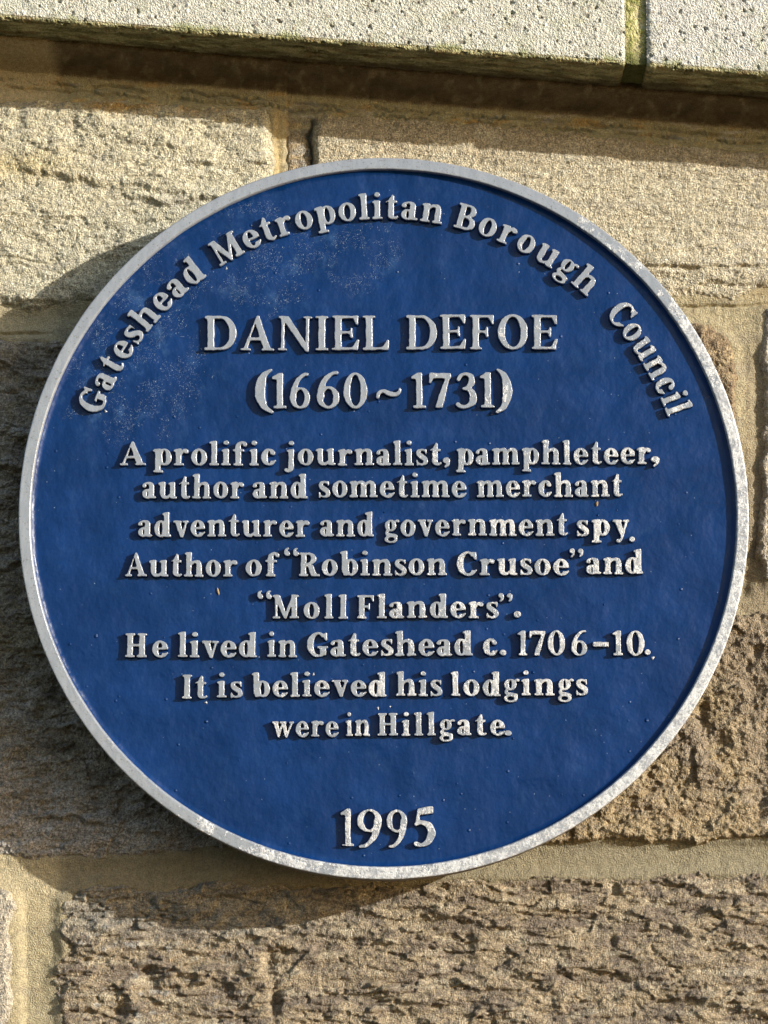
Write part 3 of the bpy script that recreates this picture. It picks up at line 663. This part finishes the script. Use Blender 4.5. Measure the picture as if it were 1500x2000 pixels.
# ---------------------------------------------------------------- concrete coping: swept profile, front face, arris, underside
CF = -.018; CT = .13; CD = .16                # front plane, height, depth
def coping(x0, x1, seed, tone, open_left, open_right):
    fr = np.concatenate([np.arange(0, .062, .00065), np.arange(.063, .125, .002)]); und = np.arange(0, .075, .0012)
    prof = [(CF, z) for z in fr[::-1]+.003] + [(CF+.003*(1-math.cos(a)), .003*(1-math.sin(a))) for a in np.linspace(0, math.pi/2, 6)] + [(CF+.003+y, 0) for y in und[1:]] + [(CF+CD, 0)]
    nrm = [(-1, 0)]*len(fr)+[(-math.cos(a), -math.sin(a)) for a in np.linspace(0, math.pi/2, 6)]+[(0, -1)]*(len(und)-1)+[(0, -1)]
    prof = [(CF+CD, CT), (CF, CT)]+prof; nrm = [(0, 1), (-1, 0)]+nrm
    s = np.concatenate([[0], np.cumsum([math.dist(prof[i], prof[i+1]) for i in range(len(prof)-1)])])*1000
    xs = np.arange(x0, min(x1, HX)+1e-6, .00065); xs = np.concatenate([xs, np.arange(xs[-1]+.002, x1, .002)]) if x1 > HX+.01 else xs; X, Sg = np.meshgrid(xs*1000, s); n = len(prof)
    Y = np.repeat(np.array([p[0] for p in prof])[:, None], len(xs), 1); Zp = np.repeat(np.array([p[1] for p in prof])[:, None], len(xs), 1)
    NY = np.repeat(np.array([p[0] for p in nrm])[:, None], len(xs), 1); NZ = np.repeat(np.array([p[1] for p in nrm])[:, None], len(xs), 1)
    front = (NY < -.5)*1.; under = (NZ < -.7)*1.
    a = worley(X/1.7, Sg/1.7, seed); b = worley(X/5.2, Sg/5.2, seed+3); c = worley(X/9., Sg/9., seed+5)
    fb = fbm(X/1.45, Sg/1.45, 2, seed+7); lo = fbm(X/40, Sg/25, 3, seed+9)
    peb = sstep(.42, .15, a[0])*(_R[a[2], 2] > .35); peb2 = sstep(.34, .12, b[0])*(_R[b[2], 2] > .62)
    pt = sstep(.21, .10, b[0]+.1*noise(X/1.5, Sg/1.5, seed))*(_R[b[2], 3] > .88); pt2 = sstep(.05+.14*_R[c[2], 0], .03, c[0]+.16*noise(X/1.6, Sg/1.6, seed+1))*(_R[c[2], 3] > .60); pt3 = sstep(.30, .12, a[0]+.15*fb)*(_R[a[2], 3] > .93)
    pits = np.maximum(np.maximum(pt, pt2), pt3)
    d = .50*fb+.34*peb+.55*peb2+.35*lo-.9*pt3*front*0-1.8*pt*front*sstep(-.1, .3, lo)-3.2*pt2*front
    dark = sstep(-.1, .45, fbm(X/26, Sg/7, 4, seed+11)+.15)
    d = d+under*(.9*fbm(X/13, Sg/6, 4, seed+13)-1.5*sstep(.25, .4, fbm(X/9, Sg/4, 4, seed+15)))
    edge = np.zeros_like(X)
    if open_right: edge = np.maximum(edge, np.exp(-((x1*1000-X)/1.6)**2))
    if open_left: edge = np.maximum(edge, np.exp(-((X-x0*1000)/1.6)**2))
    d = d-1.6*edge
    Yd = Y+NY*d*MM; Zd = Zp+NZ*d*MM+zc(X*MM)
    C = np.broadcast_to(np.array(tone), X.shape+(3,)).copy()
    C = mixc(C, (.45, .46, .35), sstep(0, .5, fbm(X/16, Sg/16, 3, seed+17))*.6)
    C = mixc(C, (.25, .245, .22), sstep(.28, .5, fbm(X/12, Sg/7, 4, seed+27))*sstep(-.2, .3, fb+.2)*.8)
    r = _R[a[2], 1]; C = mixc(C, (.72, .71, .66), peb*(r > .6)*.5); C = mixc(C, (.34, .31, .27), peb*(r < .10)*.7)
    r2 = _R[b[2], 1]; C = mixc(C, (.30, .25, .20), peb2*(r2 < .22)*.7); C = mixc(C, (.76, .76, .72), peb2*(r2 > .7)*.6)
    C = mixc(C, (.30, .27, .19), sstep(.15, .5, -fb)*.55)
    # the underside is stained by algae, and darker towards the back
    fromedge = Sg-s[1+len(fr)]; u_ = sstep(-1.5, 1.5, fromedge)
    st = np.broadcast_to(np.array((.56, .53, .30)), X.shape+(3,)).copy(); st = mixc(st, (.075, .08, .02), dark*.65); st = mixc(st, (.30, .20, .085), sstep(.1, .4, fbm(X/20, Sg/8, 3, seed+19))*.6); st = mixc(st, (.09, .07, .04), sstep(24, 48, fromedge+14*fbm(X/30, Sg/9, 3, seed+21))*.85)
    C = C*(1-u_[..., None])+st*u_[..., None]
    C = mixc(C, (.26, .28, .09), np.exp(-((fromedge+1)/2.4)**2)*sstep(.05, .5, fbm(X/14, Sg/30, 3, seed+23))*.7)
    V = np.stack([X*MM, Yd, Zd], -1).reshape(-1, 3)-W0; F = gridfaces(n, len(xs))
    # ends and back
    m = len(xs); ends = []
    Vl = [V]; cl = [C.reshape(-1, 3)]
    for col_, flip in ((0, False), (m-1, True)):
        ring_ = np.arange(n)*m+col_; cen = len(V)+len(ends)
        Vl.append(V[ring_].mean(0)[None]); cl.append(np.array([[.45, .43, .3]]))
        t = np.stack([ring_, np.roll(ring_, -1), np.full(n, cen)], 1); ends.append(t[:, ::-1] if not flip else t)
    V = np.vstack(Vl); C = np.vstack(cl)
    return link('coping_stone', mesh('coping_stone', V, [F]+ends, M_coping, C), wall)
jx0 = un(1223, 120, CF)[0]; jx1 = un(1264, 120, CF)[0]
coping(-HX, jx0, 201, (.57, .57, .50), False, True)
coping(jx1, HX+.17, 231, (.58, .58, .545), True, False)
# mossy joint between the coping stones
nj, mj = 70, 150
xj, sj = np.meshgrid(np.linspace(jx0-.004, jx1+.004, nj), np.linspace(0, .10, mj))
fr_ = sj < .05
yj = np.where(fr_, CF+.0042, CF+.0042+(sj-.05)); zj = np.where(fr_, .05-sj+.0025, .0025)
nn = fbm(xj*1000/6, sj*1000/6, 4, 251); n2_ = fbm(xj*1000/1.8, sj*1000/1.8, 3, 255)
hj = (1.3*nn+.55*n2_)*MM; yj = yj-np.where(fr_, hj, 0); zj = zj-np.where(fr_, 0, hj)+zc(xj)
cj = np.broadcast_to(np.array((.52, .48, .24)), xj.shape+(3,)).copy(); cj = mixc(cj, (.24, .26, .07), sstep(-.1, .3, nn+.35*n2_)*.8); cj = mixc(cj, (.62, .57, .38), sstep(.15, .5, -nn)*.6); cj = mixc(cj, (.07, .08, .02), sstep(.030, .052, sj)*.9)
Vj = np.stack([xj, yj, zj], -1).reshape(-1, 3)-W0
link('coping_joint', mesh('coping_joint', Vj, gridfaces(mj, nj), M_mortar, cj.reshape(-1, 3)), wall)
# ---------------------------------------------------------------- the plaque
H_L = .0042; H_R = .0048; THK = .024
cx = .5*(un(36, 1010, -H_R)[0]+un(1463, 1010, -H_R)[0]); RO = .5*(un(1463, 1010, -H_R)[0]-un(36, 1010, -H_R)[0]); RI = RO-.0091
cz = un(750, 308, -H_R)[1]-RO
plaque = empty('commemorative_plaque', 'round blue cast plaque with raised silver rim and lettering fixed to the stone wall', 'plaque', (cx, 0, cz))
def lathe(name, prof, mats, fm, nseg=720, rn=None):
    a = np.linspace(0, 2*np.pi, nseg, endpoint=False); P = np.array(prof)
    R = np.repeat(P[:, :1], nseg, 1); Y = np.repeat(P[:, 1:2], nseg, 1); A = np.repeat(a[None], len(P), 0)
    if rn: R, Y = rn(R, Y, A)
    V = np.stack([R*np.cos(A), Y, R*np.sin(A)], -1).reshape(-1, 3); F = gridfaces(len(P), nseg, wrap=True)
    return link(name, mesh(name, V, F, mats, fm=np.repeat(fm, nseg)), plaque)
# blue field, gently uneven as cast and painted, swelling up to the rim
rr = np.concatenate([[.0005], np.arange(.002, RI-.003, .0016), np.linspace(RI-.003, RI+.0006, 9)])
def fy(R, Y, A):
    x = R*np.cos(A)*1000; z = R*np.sin(A)*1000
    Y = Y+MM*(.26*fbm(x/34, z/34, 3, 301)+.05*fbm(x/9, z/9, 3, 303)); return R, Y
prof = [(r, -max(0, (r-(RI-.003))/.0036)**2*.0016) for r in rr]
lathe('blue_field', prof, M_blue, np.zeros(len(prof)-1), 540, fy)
def ry(R, Y, A):
    w = fbm(A*9, R*0+1, 4, 311)*.00022+noise(A*70, R*0+2, 313)*.00006
    x = R*np.cos(A)*1000; z = R*np.sin(A)*1000
    inner = (R < RI+.004); top_ = (Y < -H_R*.6)
    R = R+np.where(inner, w, fbm(A*14, R*0+5, 3, 315)*.00018)
    Y = Y+np.where(top_, MM*(.10*fbm(x/7, z/7, 3, 317)+.10*fbm(x/2.5, z/2.5, 2, 319)*sstep(-60, 60, x*.8-z*.6)), 0); return R, Y
t = RI+.0012
rp = [(RI+.0004, -.0010), (RI+.0006, -.0022), (RI+.0008, -.0034), (t-.0001, -H_R+.0006), (t+.0001, -H_R+.00018), (t+.0005, -H_R)]
rp += [(r, -H_R) for r in np.arange(t+.0010, RO-.0006, .0006)]
rp += [(RO-.0004, -H_R+.00008), (RO-.0001, -H_R+.0004), (RO, -H_R+.0010), (RO+.0003, .003), (RO+.0004, .008), (RO+.0003, THK-.002), (RO-.001, THK)]
fm = [0 if i >= 1 else 1 for i in range(len(rp)-1)]; fm[-4:] = [2]*4
lathe('rim', rp, [M_rim, M_blue, M_edge], fm, 900, ry)
lathe('back_plate', [(RO-.001, THK), (RO-.012, THK), (.001, THK)], M_edge, [0, 0], 180)
for ang in (30, 150, 270):      # stand-off fixings into the wall
    a = math.radians(ang); r0 = .19
    t_ = np.linspace(0, 2*np.pi, 24, endpoint=False)
    V = np.concatenate([np.stack([r0*math.cos(a)+.011*np.cos(t_), np.full(24, y), r0*math.sin(a)+.011*np.sin(t_)], 1) for y in (THK-.001, .075)])
    i = np.arange(24); F = np.stack([i, (i+1) % 24, (i+1) % 24+24, i+24], 1)
    link('fixing_spacer', mesh('fixing_spacer', V, F, M_edge), plaque)

# ---------------------------------------------------------------- contours of a distance field -> a cast letter
def contours(D, xs, ys):
    """marching squares at zero, closed loops of (x, y); inside is D < 0"""
    B = D < 0; n, m = D.shape
    c = B[:-1, :-1]*1+B[:-1, 1:]*2+B[1:, 1:]*4+B[1:, :-1]*8
    I, J = np.nonzero((c > 0) & (c < 15)); nxt = {}
    #   edges: 0 top(i,j)-(i,j+1), 1 right, 2 bottom, 3 left
    tab = {1: [(3, 0)], 2: [(0, 1)], 3: [(3, 1)], 4: [(1, 2)], 5: [(3, 0), (1, 2)], 6: [(0, 2)], 7: [(3, 2)], 8: [(2, 3)], 9: [(2, 0)], 10: [(0, 1), (2, 3)], 11: [(2, 1)], 12: [(1, 3)], 13: [(1, 0)], 14: [(0, 3)]}
    def ek(i, j, e): return (i, j, 0) if e == 0 else (i, j+1, 1) if e == 1 else (i+1, j, 0) if e == 2 else (i, j, 1)
    for i, j in zip(I.tolist(), J.tolist()):
        for a, b in tab[int(c[i, j])]: nxt[ek(i, j, a)] = ek(i, j, b)
    def pt(k):
        i, j, o = k
        if o == 0:
            a, b = D[i, j], D[i, j+1]; t = a/(a-b); return (xs[j]+(xs[j+1]-xs[j])*t, ys[i])
        a, b = D[i, j], D[i+1, j]; t = a/(a-b); return (xs[j], ys[i]+(ys[i+1]-ys[i])*t)
    loops = []
    while nxt:
        s, k = nxt.popitem(); L = [s]
        while k != s and k in nxt: L.append(k); k = nxt.pop(k)
        if len(L) > 6: loops.append(np.array([pt(q) for q in L]))
    return loops
def cast_letter(name, ch, size, sx, style, seed, hgt=H_L):
    pen, w_ = glyph(ch, **style)
    h = .5/ (size/.00035)*1.15                       # about half a photograph pixel
    h = max(h, .011)
    xs = np.arange(-.12, w_+.14, h*1.9); ys = np.arange(1.26, -.46, -h*1.9); X, Y = np.meshgrid(xs, ys)
    D = pen(X, Y)+.012*noise(X*5+seed, Y*5, 401)+.008*noise(X*13+seed, Y*13, 403)+.002
    # outline at zero, corners softened by the paint
    K = D.copy(); K[1:-1, 1:-1] = (D[1:-1, 1:-1]*4+D[:-2, 1:-1]+D[2:, 1:-1]+D[1:-1, :-2]+D[1:-1, 2:])/8; D = K
    gy, gx = np.gradient(D, ys, xs)
    loops = contours(D, xs, ys)
    rings = [(-.00034, hgt), (-.00034, hgt), (-.00012, hgt-.00010), (.0000, hgt-.00034), (.00010, hgt*.60), (.00022, hgt*.30), (.00042, .00040), (.00085, -.0002)]
    V = []; F = []; fm = []; caps = []
    def samp(A, P):
        j = np.clip((P[:, 0]-xs[0])/(xs[1]-xs[0]), 0, len(xs)-1.001); i = np.clip((P[:, 1]-ys[0])/(ys[1]-ys[0]), 0, len(ys)-1.001)
        i0 = i.astype(int); j0 = j.astype(int); a = i-i0; b = j-j0
        return A[i0, j0]*(1-a)*(1-b)+A[i0+1, j0]*a*(1-b)+A[i0, j0+1]*(1-a)*b+A[i0+1, j0+1]*a*b
    base = 0
    for L in loops:
        L = .5*L+.25*(np.roll(L, 1, 0)+np.roll(L, -1, 0)); n = len(L)
        g = np.stack([samp(gx, L), samp(gy, L)], 1); g /= np.linalg.norm(g, axis=1)[:, None]+1e-9
        g = g+.5*(np.roll(g, 1, 0)+np.roll(g, -1, 0)); g /= np.linalg.norm(g, axis=1)[:, None]+1e-9
        tl = .00016*noise(L[:, 0]*3+seed, L[:, 1]*3, 405)
        for off, yy in rings:
            V.append(np.stack([L[:, 0]*size*sx+g[:, 0]*off, np.full(n, -yy)-(tl*(yy > hgt*.6)), L[:, 1]*size+g[:, 1]*off], 1))
        i = np.arange(n)
        for r in range(1, len(rings)-1):
            a = base+r*n; F.append(np.stack([a+i, a+(i+1) % n, a+n+(i+1) % n, a+n+i], 1)); fm += [0 if r < 4 else 1]*n
        caps.append((base, n)); base += n*len(rings)
    V = np.vstack(V)
    def area(b, n): p = V[b:b+n, ::2]; q = np.roll(p, -1, 0); return .5*float((p[:, 0]*q[:, 1]-p[:, 1]*q[:, 0]).sum())
    ars = [area(*c_) for c_ in caps]; sg_ = 1 if ars[int(np.argmax(np.abs(ars)))] > 0 else -1; tri = []
    outer = [c_ for c_, a_ in zip(caps, ars) if a_*sg_ > 0]; holes = [c_ for c_, a_ in zip(caps, ars) if a_*sg_ < 0]; grp = {o_: [o_] for o_ in outer}
    for hb, hn in holes:
        q0 = V[hb, ::2]
        for ob, on in outer:
            if polysd(V[ob:ob+on, ::2], np.array([q0[0]]), np.array([q0[1]]))[0] < 0: grp[(ob, on)].append((hb, hn)); break
    for gl in grp.values():
        tr = tessellate_polygon([[Vector((*V[b+q, ::2], 0)) for q in range(n)] for b, n in gl]); idx = np.concatenate([np.arange(b, b+n) for b, n in gl])
        tri += [[idx[q] for q in t] for t in tr]
    tri = np.array(tri)
    a, b, c = (V[tri[:, q]][:, ::2] for q in range(3)); ar = (b[:, 0]-a[:, 0])*(c[:, 1]-a[:, 1])-(b[:, 1]-a[:, 1])*(c[:, 0]-a[:, 0])
    tri = np.where((ar < 0)[:, None], tri[:, ::-1], tri)
    Fq = np.vstack(F)
    # outward check on the side walls: normal of the first quad must point along its own gradient
    e1_, e2_ = V[Fq[:, 1]]-V[Fq[:, 0]], V[Fq[:, 3]]-V[Fq[:, 0]]; nq = np.cross(e1_, e2_)
    if (nq[:, 0]*e2_[:, 0]+nq[:, 2]*e2_[:, 2]).sum() < 0: Fq = Fq[:, ::-1]
    me = mesh(name, V, [Fq, tri], [M_silver, M_blue], fm=fm+[0]*len(tri)); me.polygons.foreach_set('use_smooth', np.concatenate([np.ones(len(Fq), bool), np.zeros(len(tri), bool)])); return me, w_*size*sx
def kind_of(ch): return 'numeral' if ch.isdigit() else 'letter' if ch.isalpha() else 'punctuation_mark'
BODY = dict(W=.212, T=.098, S=.096, X=.70, E=.075)
HEADS = dict(W=.175, T=.080, S=.062, X=.74, E=.075)
ARC = dict(W=.200, T=.094, S=.090, X=.73, E=.075)
NUM = dict(W=.175, T=.080, S=.075, X=.74, E=.085)
_seed = [0]
def natural(t, st): return [glyph(c, **st)[1] for c in t]
def word(t, x0, x1, base, cap, st, base1=None, tr=None):
    """letters of a word between photograph columns x0 and x1, base line in photograph rows"""
    a = un(x0, base, -H_L); b = un(x1, base1 or base, -H_L); size = un(x0, base-cap, -H_L)[1]-a[1]; W_ = b[0]-a[0]
    ws = natural(t, st); nat = sum(ws)*size; gaps = len(t)-1
    if gaps: sx = min(1.12, max(.84, (W_-gaps*.09*size)/nat)); gap = (W_-nat*sx)/gaps
    else: sx = W_/nat; gap = 0
    x = a[0]
    for ch, w_ in zip(t, ws):
        _seed[0] += 7; n = kind_of(ch); me, lw = cast_letter(n, ch, size, sx, st, _seed[0]*1.37)
        o = link(n, me, plaque); f = (x-a[0])/max(W_, 1e-6); z = a[1]+(b[1]-a[1])*f
        o.location = (x-cx, 0, z-cz+random.Random(_seed[0]).uniform(-.0002, .0002)); o.rotation_euler = (0, math.radians(random.Random(_seed[0]+1).uniform(-.9, .9)), 0)
        x += lw+gap
BC = 46
word('DANIEL', 399, 761, 683.5, 67, HEADS); word('DEFOE', 793, 1089, 682, 67, HEADS)
N = 68
word('(', 499, 533, 796.5, N*.97, NUM); word('1', 530, 559, 797, N, NUM); word('6', 566, 605.5, 797, N*.98, NUM); word('6', 618, 663, 797, N*1.02, NUM); word('0', 671, 717.5, 797, N, NUM)
word('~', 734, 784, 797, N*.92, NUM); word('1', 803, 832, 797, N, NUM); word('7', 837, 881, 796, N, NUM); word('3', 890, 930, 796, N, NUM); word('1', 936, 966, 796, N, NUM); word(')', 968, 1001, 795, N*.97, NUM)
word('A', 233, 285, 909, BC, BODY); word('prolific', 298.5, 539, 909, BC, BODY); word('journalist', 559, 862, 909, BC, BODY, 908.5); word(',', 864, 879, 903, BC*1.1, BODY); word('pamphleteer', 891, 1272, 908, BC, BODY, 906); word(',', 1271, 1288, 901, BC*1.1, BODY)
word('author', 277, 476, 974, BC, BODY, 973); word('and', 493, 600, 973, BC, BODY); word('sometime', 621.5, 911, 971.5, BC, BODY); word('merchant', 931, 1216, 971, BC, BODY, 969.5)
word('adventurer', 269, 604.5, 1048.5, BC, BODY, 1048); word('and', 624, 730, 1048, BC, BODY, 1047.5); word('government', 750.5, 1109, 1047, BC, BODY, 1046); word('spy', 1126, 1229, 1046.5, BC*.98, BODY); word('.', 1229, 1240, 1058, BC*.95, BODY)
word('Author', 244, 463, 1126, BC, BODY); word('of', 479, 545, 1125.5, BC, BODY); word('\u201c', 552, 583, 1121, BC*1.02, BODY); word('Robinson', 583, 872.5, 1124.5, BC, BODY, 1123.5); word('Crusoe', 892, 1111, 1123.5, BC, BODY, 1123); word('\u201d', 1112, 1141, 1121, BC, BODY); word('and', 1144.5, 1256, 1121.5, BC, BODY, 1120.5)
word('\u201c', 500, 530, 1206, BC*1.05, BODY); word('Moll', 532, 679, 1208, BC, BODY); word('Flanders', 696.5, 973, 1207.5, BC, BODY, 1207); word('\u201d', 972, 1002, 1208, BC, BODY); word('.', 1003, 1018, 1206, BC*1.12, BODY)
word('He', 243.5, 328, 1284, 47, BODY); word('lived', 346.5, 501.5, 1283.5, 47, BODY); word('in', 521.5, 579, 1283, 47, BODY); word('Gateshead', 599, 923, 1282, 47, BODY, 1280.5); word('c', 943.5, 972, 1280.5, 47, BODY); word('.', 975.5, 989, 1280.5, 47, BODY)
NB = dict(BODY, W=.195, T=.085)
for ch, x0, x1 in (('1', 1010, 1030), ('7', 1033, 1066), ('0', 1070, 1104), ('6', 1116, 1147), ('-', 1158, 1189), ('1', 1195, 1217), ('0', 1224, 1259)): word(ch, x0, x1, 1280, 48, NB)
word('.', 1259, 1271, 1279, 44, BODY)
word('It', 355, 404, 1364, 47, BODY); word('is', 423, 473, 1362.5, BC, BODY); word('believed', 491, 754.5, 1361, BC, BODY, 1360); word('his', 773.5, 863, 1359.5, BC, BODY); word('lodgings', 880, 1148, 1359, BC, BODY, 1358)
word('were', 530.5, 661, 1439, 44, BODY); word('in', 675, 722, 1437.5, 44, BODY); word('Hillgate', 737.5, 986, 1437, 44, BODY, 1436); word('.', 985, 999, 1436.5, 44, BODY)
YR = dict(NUM, W=.16, T=.075, S=.06)
word('1', 664, 691, 1652, 72, YR); word('9', 697, 745, 1653, 72, YR); word('9', 755, 795, 1653, 71, YR); word('5', 805, 851, 1652, 71, YR)
# words on the arc: from and to as photograph points on the letters' feet
def ang(px, py):
    x, z = un(px, py, -H_L); return math.atan2(x-cx, z-cz)
RB = [math.hypot(un(*p, -H_L)[0]-cx, un(*p, -H_L)[1]-cz) for p in ((456, 506), (717, 429), (769, 428), (856, 435), (912, 447), (1132, 569), (1300, 805))]
RB = sum(RB)/len(RB); CAP = 51*.00035*1.01
for t, p0, p1 in (('Gateshead', (171, 803), (404, 538)), ('Metropolitan', (428, 518), (862, 436)), ('Borough', (886, 439), (1147, 578)), ('Council', (1180, 614), (1301, 815))):
    a0, a1 = ang(*p0), ang(*p1)
    if t == 'Council': a0 = ang(1186, 610)
    rm = RB+CAP*.0; W_ = (a1-a0)*rm; ws = natural(t, ARC); nat = sum(ws)*CAP; g = len(t)-1
    sx = min(1.12, max(.82, (W_-g*.07*CAP)/nat)); gap = (W_-nat*sx)/g; s_ = 0
    for ch, w_ in zip(t, ws):
        _seed[0] += 7; me, lw = cast_letter('letter', ch, CAP, sx, ARC, _seed[0]*1.37)
        A = a0+(s_+lw*.5)/rm; o = link('letter', me, plaque)
        o.rotation_euler = (0, A, 0); off = Matrix.Rotation(A, 3, 'Y') @ Vector((-lw*.5, 0, RB)); o.location = off
        s_ += lw+gap
# runs and nubs of paint left on the casting
for i, (px, py, r, sil) in enumerate([(1275, 1285, 1.6, 1), (1162, 977, 1.1, 0), (1041, 1313, 1.5, 0), (612, 1317, 1.2, 1), (402, 1372, 1.6, 1), (738, 1383, 1.2, 1), (762, 1380, 1.0, 1), (1002, 1442, 1.1, 0), (206, 803, 1.5, 1), (442, 524, 1.2, 1), (1168, 1006, 1.4, 0), (1205, 996, 1.0, 0), (985, 1368, 1.2, 0), (1180, 1180, 1.0, 0), (320, 1245, 1.0, 0), (560, 1490, .9, 0)]):
    x, z = un(px, py, -.0006); n, m_ = 7, 12; rr_ = r*.0007; V = []
    for a in np.linspace(0, math.pi/2, n):
        for j in range(m_):
            q = 2*math.pi*j/m_; k_ = rr_*(1+.25*math.sin(3*q+i)+.15*math.sin(2*q+2*i)); V.append((k_*math.cos(a)*math.cos(q), -rr_*.9*math.sin(a)+.0002, k_*math.cos(a)*math.sin(q)*(1.3 if i % 2 else 1)))
    o = link('paint_drip', mesh('paint_drip', np.array(V), gridfaces(n, m_, wrap=True), M_silver if sil else M_blue), plaque); o.location = (x-cx, 0, z-cz)
# bits stuck to the plaque
def husk(label, px, py, L, r, rot, c):
    x, z = un(px, py, -.0006); n, m = 10, 8; V = []
    for i in range(n):
        f = i/(n-1); q = r*math.sin(math.pi*min(max(f, .04), .96))**.7
        for j in range(m):
            a = 2*math.pi*j/m; V.append((q*math.cos(a)+.15*r*math.sin(f*9), q*.6*math.sin(a), (f-.5)*L))
    o = link('seed_husk', mesh('seed_husk', np.array(V), gridfaces(n, m, wrap=True), mat_plain('husk', c, .8, sc=900)))
    o.location = (x, -.0007, z); o.rotation_euler = (0, math.radians(rot), 0); o['label'] = label; o['category'] = 'seed husk'
husk('tan seed husk stuck on the blue field under the word Author', 426, 1155, .0052, .0007, -14, (.42, .31, .16))
husk('small brown seed husk hanging under the last letters of the word merchant', 1166, 984, .0036, .0009, 8, (.33, .22, .10))
